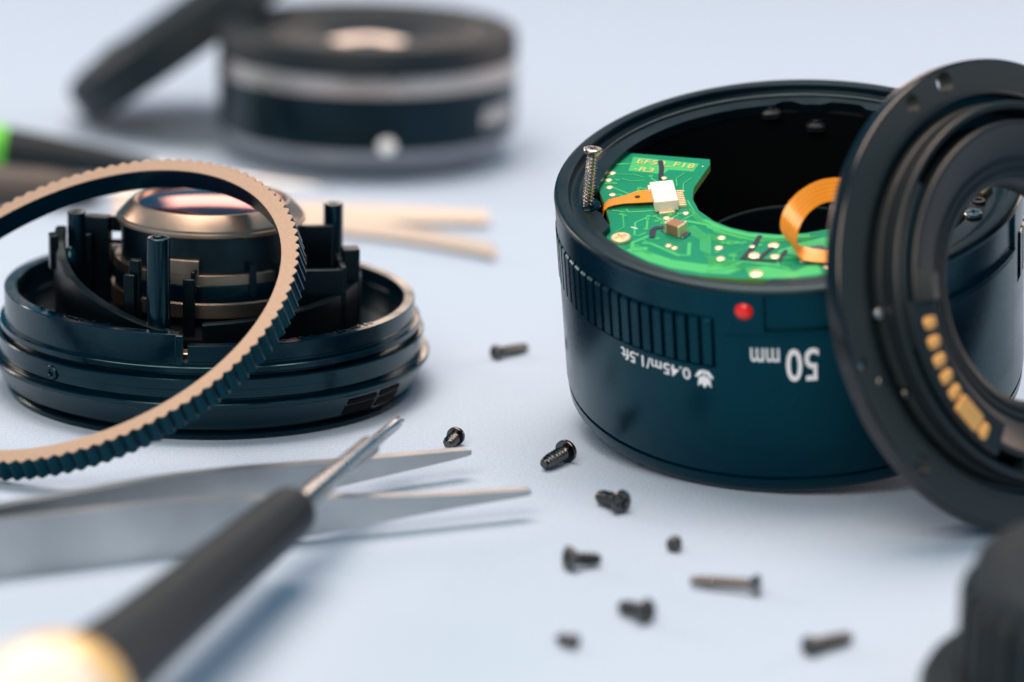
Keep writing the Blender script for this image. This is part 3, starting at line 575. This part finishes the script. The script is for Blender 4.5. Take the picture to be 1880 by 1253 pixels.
# ------------------------------------------------------------------ screws
def threaded(b, r, depth, pitch, z0, z1, taper=0.0, nt=22, per=8):
    # helical thread as a displaced cylinder, running down from z1 to z0
    n = int((z1-z0)/pitch*per); vs = []; fs = []
    for k in range(n+1):
        z = z1-(z1-z0)*k/n
        for i in range(nt):
            ph = ((z1-z)/pitch-i/nt) % 1.0; tri = max(0.0, 1-abs(ph-.5)/.30)
            fade = min(1.0, k/per, (n-k)/(per*.6)+.1); tp = 1-taper*max(0, (k/n-.75)/.25)
            R = (r+depth*tri*fade)*tp; a = 2*PI*i/nt; vs.append((R*math.cos(a), R*math.sin(a), z))
    for k in range(n):
        for i in range(nt):
            j = (i+1) % nt; fs.append((k*nt+i, k*nt+j, (k+1)*nt+j, (k+1)*nt+i))
    fs += [tuple(range(nt)), tuple(n*nt+i for i in reversed(range(nt)))]
    return b.add(vs, fs)
def screw(name, label, group, hr, sr, L, style, m, T, hh=None):
    # local axis: head top at z = 0, tip at z = -L
    t = thing(name, label, 'screw', T, group); hh = hh or (.95 if style == 'flat' else .8)
    h = MB(); cross = []; cr, cw = .58*hr, .16*hr
    for q in range(4):
        a = q*PI/2; c, s = math.cos(a), math.sin(a)
        for x, y in ((cr, -cw), (cr, cw), (cw, cw)): cross.append((c*x-s*y, s*x+c*y))
    dz = -.02; h.plate(circle(hr*.84, 28), [cross], -.42, dz); h.cyl(hr*.66, -.5, -.40, n=20)
    if style == 'flat': h.lathe([(hr*.84, dz), (hr*.96, -.1), (hr, -.25), (hr*.97, -.4), (sr*1.15, -hh-.25), (.001, -hh-.25)], n=32, closed=False)
    else: h.lathe([(hr*.84, dz), (hr*.95, -.14), (hr, -.3), (hr, -hh+.08), (hr-.1, -hh), (.001, -hh)], n=32, closed=False)
    h.build('head', m, t)
    s = MB(); d = .42*sr; threaded(s, sr*.68, d, .52 if L > 9 else .74, -L, -hh+.02, taper=.25); s.build('threaded_shank', m, t)
    return t
def lying(head, ang, hr, sr, L, roll=0):
    # head rim and tip both on the table; head = ground point under the middle of the head
    hr2, tilt = hr, math.asin(max(-1, min(1, (hr-sr*1.05)/L)))
    d = V(math.cos(rad(ang))*math.cos(tilt), math.sin(rad(ang))*math.cos(tilt), -math.sin(tilt))
    c = V(head[0], head[1], hr*math.cos(tilt)+.03)
    return axis_frame(c, -d) @ Rz(roll)
G1 = 'loose screws scattered on the table'
def loose(label, head, ang, hr, sr, L, style, m='oxide', roll=0, hh=None):
    return screw('screw', label, G1, hr, sr, L, style, M[m], lying(head, ang, hr, sr, L, roll), hh)
loose('dark long screw lying behind the others, left of the lens barrel', (-2.9, -12.4), 44.2, 1.25, .85, 7.6, 'pan', roll=20)
loose('small black screw lying just above the tweezers\' back tip', (-7.9, -60.2), -108.5, 1.4, .95, 4.2, 'pan', roll=10)
loose('sharply seen black pan head screw nearest the lens barrel\'s lower left edge', (8.6, -67.9), -122.7, 1.75, 1.05, 6.6, 'pan', roll=33)
loose('black countersunk screw with its recessed head turned to the viewer, below the barrel', (16.0, -92.6), 126, 1.75, 1.05, 5.6, 'flat', roll=15)
loose('black countersunk screw pointing right, directly below the tweezers\' front tip', (8.0, -117.6), 24.8, 1.75, .95, 5.0, 'flat', roll=40)
loose('tiny black screw seen end on above the long silver screw', (22.6, -109.2), 80, 1.1, .85, 2.6, 'pan', roll=25)
loose('long dull silver screw lying on the table, blurred, thread pointing left', (33.3, -125.7), 164.8, 1.4, .85, 9.4, 'flat', 'dullsilver', roll=12)
loose('blurred black countersunk screw left of and below the long silver screw', (18.1, -138.2), 132, 1.7, .95, 5.2, 'flat', roll=5)
loose('tiny dark screw lowest on the table, very blurred', (9.0, -148.1), 146, 1.0, .8, 3.0, 'pan', roll=8)
loose('blurred dark long screw beside the ribbed black cap', (37.6, -148.6), 39.7, 1.3, .9, 7.8, 'pan', roll=18)
# the one that stands half driven in the rim
SB = BARREL_T @ V(-29.66, -1.7, 32.22)
sd = V(.062, -.10, 1).normalized()
screw('standing_screw', 'silver screw standing upright in the rim of the lens barrel', None, 1.42, .82, 10.2, 'flat', M['silver'], axis_frame(SB+sd*8.7, sd) @ Rz(28), hh=.75)

# ------------------------------------------------------------------ tweezers
def tweezers(label, arms, m, th, base, group):
    t = thing('tweezers', label, 'tweezers', None, group)
    for st in arms:
        # stations: x, y, centre height, arm height; resampled smoothly
        P = []; k = len(st)
        for i in range(k-1):
            for q in range(6):
                u = q/6; p0, p1, p2, p3 = st[max(i-1, 0)], st[i], st[i+1], st[min(i+2, k-1)]
                P.append([0.5*((2*p1[j])+(-p0[j]+p2[j])*u+(2*p0[j]-5*p1[j]+4*p2[j]-p3[j])*u*u+(-p0[j]+3*p1[j]-3*p2[j]+p3[j])*u**3) for j in range(4)])
        P.append(list(st[-1]))
        lean = base
        MB().strip3([(p[0], p[1], p[2]) for p in P], [(0, lean*max(.2, p[3]), max(.25, p[3])) for p in P], th).build('arm', m, t)
    return t
tweezers('steel tweezers with open tips lying in front of the lens core', [
    [(-125, -153.0, 4.1, 8.0), (-92, -138.2, 4.1, 8.0), (-66.3, -126.0, 4.05, 8.0), (-45, -116.0, 4.0, 7.9), (-33, -111.0, 3.9, 6.6), (-24.5, -107.2, 3.85, 5.0), (-10, -101.0, 3.9, 2.3), (1.2, -96.2, 4.0, 1.0), (2.9, -95.5, 4.0, .45)],
    [(-125, -151.6, 4.1, 8.0), (-92, -136.6, 4.1, 8.0), (-67, -119.4, 4.05, 8.0), (-50, -106.5, 4.0, 7.6), (-38.5, -97.9, 3.95, 6.2), (-26, -89.7, 3.9, 4.0), (-15.5, -82.9, 3.9, 2.4), (-7.4, -78.0, 4.0, 1.1), (-6.3, -77.3, 4.0, .5)]],
    M['steel'], 1.8, 0.0, 'pairs of tweezers')
tweezers('blurred warm toned tweezers lying behind the lens core', [
    [(-76, 83.8, 2.0, 3.2), (-64, 83.6, 2.0, 3.2), (-50, 83.2, 2.0, 3.0), (-25, 83.0, 1.9, 2.4), (-5.0, 82.9, 1.8, 1.8)],
    [(-76, 81.6, 2.0, 3.2), (-64, 80.4, 2.0, 3.2), (-45, 77.6, 2.0, 3.0), (-25, 70.3, 1.9, 2.4), (-12, 62.5, 1.8, 2.0), (-3.6, 56.0, 1.8, 1.8)]],
    M['paletool'], 1.6, 1.0, 'pairs of tweezers')

# ------------------------------------------------------------------ screwdrivers
def shape_T(p0, p1): return axis_frame(p0, Vector(p1)-Vector(p0))
drv = thing('screwdriver', 'precision screwdriver with black grip and pale yellow handle lying across the tweezers', 'screwdriver', shape_T(V(-15.83, -77.31, 8.5), V(-46.3, -193.6, 11.5)), 'screwdrivers')
tip = MB()
for q in range(4): tip.box(.12, .72, -.14, .14, 0.2, 3.2, T=Rz(q*90+20))
tip.lathe([(.001, -.1), (.35, .1), (.68, 1.4), (.85, 3.0), (.9, 13.6), (1.2, 14.2), (1.3, 14.6), (1.3, 15.0)], n=20, closed=False); tip.build('bit', M['shaft'], drv)
MB().lathe([(.001, 14.6), (1.35, 14.6), (1.5, 15.0), (1.5, 48.5), (1.6, 49.5)], n=28, closed=False).build('shaft', M['shaft'], drv)
MB().lathe([(1.5, 48.0), (2.1, 48.0), (3.0, 48.5), (3.45, 49.6), (3.6, 51.5), (3.75, 58), (4.0, 70), (4.4, 90), (4.8, 105), (5.3, 114), (5.8, 121), (5.8, 125)], n=48, closed=False).build('grip', M['rubber'], drv)
MB().lathe([(5.2, 121.5), (6.0, 122.6), (7.2, 124.6), (8.2, 127.4), (9.0, 131), (9.3, 134)], n=48, closed=False).build('handle_front', M['yellow'], drv)  # front of the handle, in its own yellow
MB().lathe([(9.25, 133.9), (9.6, 136), (9.5, 165), (8.4, 172), (.001, 176)], n=48, closed=False).build('handle', M['handle_glare'], drv)  # rest of the yellow handle, painted pale as its highlight
g = thing('screwdriver', 'blurred black screwdriver with bright green end at the left edge', 'screwdriver', shape_T(V(-118, 118.5, 7.4), V(-72, 116.8, 2.6)), 'screwdrivers')
MB().lathe([(.001, -14), (3.2, -13), (4.4, -9), (4.7, 0), (4.7, 15.8), (4.4, 16.4)], n=36, closed=False).build('handle', M['green'], g)
MB().lathe([(4.2, 16.0), (4.3, 17), (3.9, 24), (3.0, 34), (2.0, 44), (1.6, 46), (.001, 46)], n=36, closed=False).build('grip', M['rubber'], g)
MB().cyl(1.1, 45, 82, n=18).build('shaft', M['shaft'], g)
g = thing('screwdriver', 'blurred grey brown screwdriver handle at the left edge, behind the toothed ring', 'screwdriver', shape_T(V(-132, 92, 4.6), V(-82, 91.5, 3.4)), 'screwdrivers')
MB().lathe([(.001, -4), (3.4, -3), (4.3, 0), (4.3, 30), (3.9, 42), (2.6, 50), (2.2, 52), (.001, 52)], n=36, closed=False).build('handle', M['brownplastic'], g)
MB().cyl(1.1, 51, 62, n=18).build('shaft', M['shaft'], g)

# ------------------------------------------------------------------ pancake lens at the back with a cap leaning on it
bl = thing('pancake_lens', 'blurred black pancake lens with silver rings standing behind', 'lens', Tr(-31.18, 146.85, 0))
MB().lathe([(20, 0), (24.6, 0), (25.2, .4), (25.6, 2.4), (27.5, 2.8), (29.6, 5.0), (30.2, 7.0), (20, 7.0)], n=96).build('mount_base', M['mountgrey'], bl)
MB().lathe([(20, 7.0), (30.7, 7.0), (31.0, 7.4), (31.0, 18.2), (20, 18.2)], n=120).build('focus_band', M['bandblack'], bl)
MB().lathe([(20, 18.2), (31.1, 18.2), (31.2, 18.5), (30.9, 22.0), (20, 22.0)], n=120).build('silver_ring', M['ringmetal'], bl)
MB().lathe([(20, 22.0), (30.9, 22.1), (30.8, 26.4), (30.2, 27.3), (29.2, 27.5), (27.0, 27.5), (26.5, 27.0), (25.8, 26.9), (9.5, 25.0), (9.0, 24.6), (8.8, 22.3)], n=120).build('front_plate', M['rubber'], bl)
MB().lathe([(.001, 25.4), (4, 25.2), (8.9, 24.4)], n=64, closed=False).build('front_glass', M['darkglass'], bl)
MB().tube(22.6, 22.0, 26.45, 26.75, n=96).build('name_ring', M['oxide'], bl)
b = MB(); b.lathe([(.001, .9), (1.0, .7), (1.6, .3), (1.8, 0)], n=24, closed=False); o = b.build('index_dot', M['ink'], bl); o.matrix_local = Matrix.Translation(V(*[q*MM for q in (31.0*math.cos(rad(-80)), 31.0*math.sin(rad(-80)), 8.4)])) @ axis_frame((0, 0, 0), V(math.cos(rad(-80)), math.sin(rad(-80)), .35))
for i in range(14):
    a = -38+i*1.5; x, y = pol(30.99, a); b = MB(); b.box(-.05, .05, -.18, .18, 10+2*(i % 3)*.4, 13+1.2*(i % 2)); c = b.build('engraving', M['ink'], bl); c.location = V(x, y, 0)*MM; c.rotation_euler[2] = rad(a)
cd = V(.80, .06, .60).normalized(); cn = cd.cross(V(0, .955, -.297)).normalized(); cn = (cn-V(0, .955, -.297)*.20).normalized(); cd = (cd-cn*cd.dot(cn)).normalized()
CAPC = V(-95.0, 172.0, 4.4)+cd*27.5
cp = thing('round_lid', 'blurred black round lid tilted against the pancake lens', 'lid', axis_frame(CAPC, cn))
MB().lathe([(.001, 5.5), (20, 5.4), (23, 5.1), (26, 4.2), (27.3, 2.8), (27.5, .8), (27.5, -4.6), (27.0, -5.3), (25.6, -5.3), (25.5, -1.0), (.001, -1.0)], n=96, closed=False).build('lid_shell', M['rubber'], cp)
for s in (-1, 1):
    b = MB(); b.box(-7, 7, -1.4, 1.4, 0, .7, T=Tr(0, s*15, 5.3), ch=.4); b.build('lid_grip', M['matte'], cp)

# ------------------------------------------------------------------ ribbed black cap in the foreground
KC = V(80.6, -168.0, 0)
kc = thing('ribbed_cap', 'out of focus ribbed black cap standing in the near right corner', 'lens cap', Tr(*KC))
MB().lathe([(.001, 19.3), (20, 19.3), (24.2, 19.1), (25.1, 18.5), (25.4, 17.4), (25.7, 5.2), (28.5, 5.0), (30.4, 4.4), (31.0, 3.2), (31.0, 0), (.001, 0)], n=120, closed=False).build('cap_body', M['rubber'], kc)
rb = None
for i in range(40):
    a = i*360/40
    if rb is None: rb = MB().lathe([(25.2, 4.9), (26.8, 4.9), (26.8, 15.0), (26.4, 15.8), (25.2, 16.6)], -2.3, 2.3, n=4).build('grip_rib', M['rubber'], kc); c = rb
    else: c = rb.copy(); COL.objects.link(c); c.parent = kc
    c.rotation_euler[2] = rad(a)
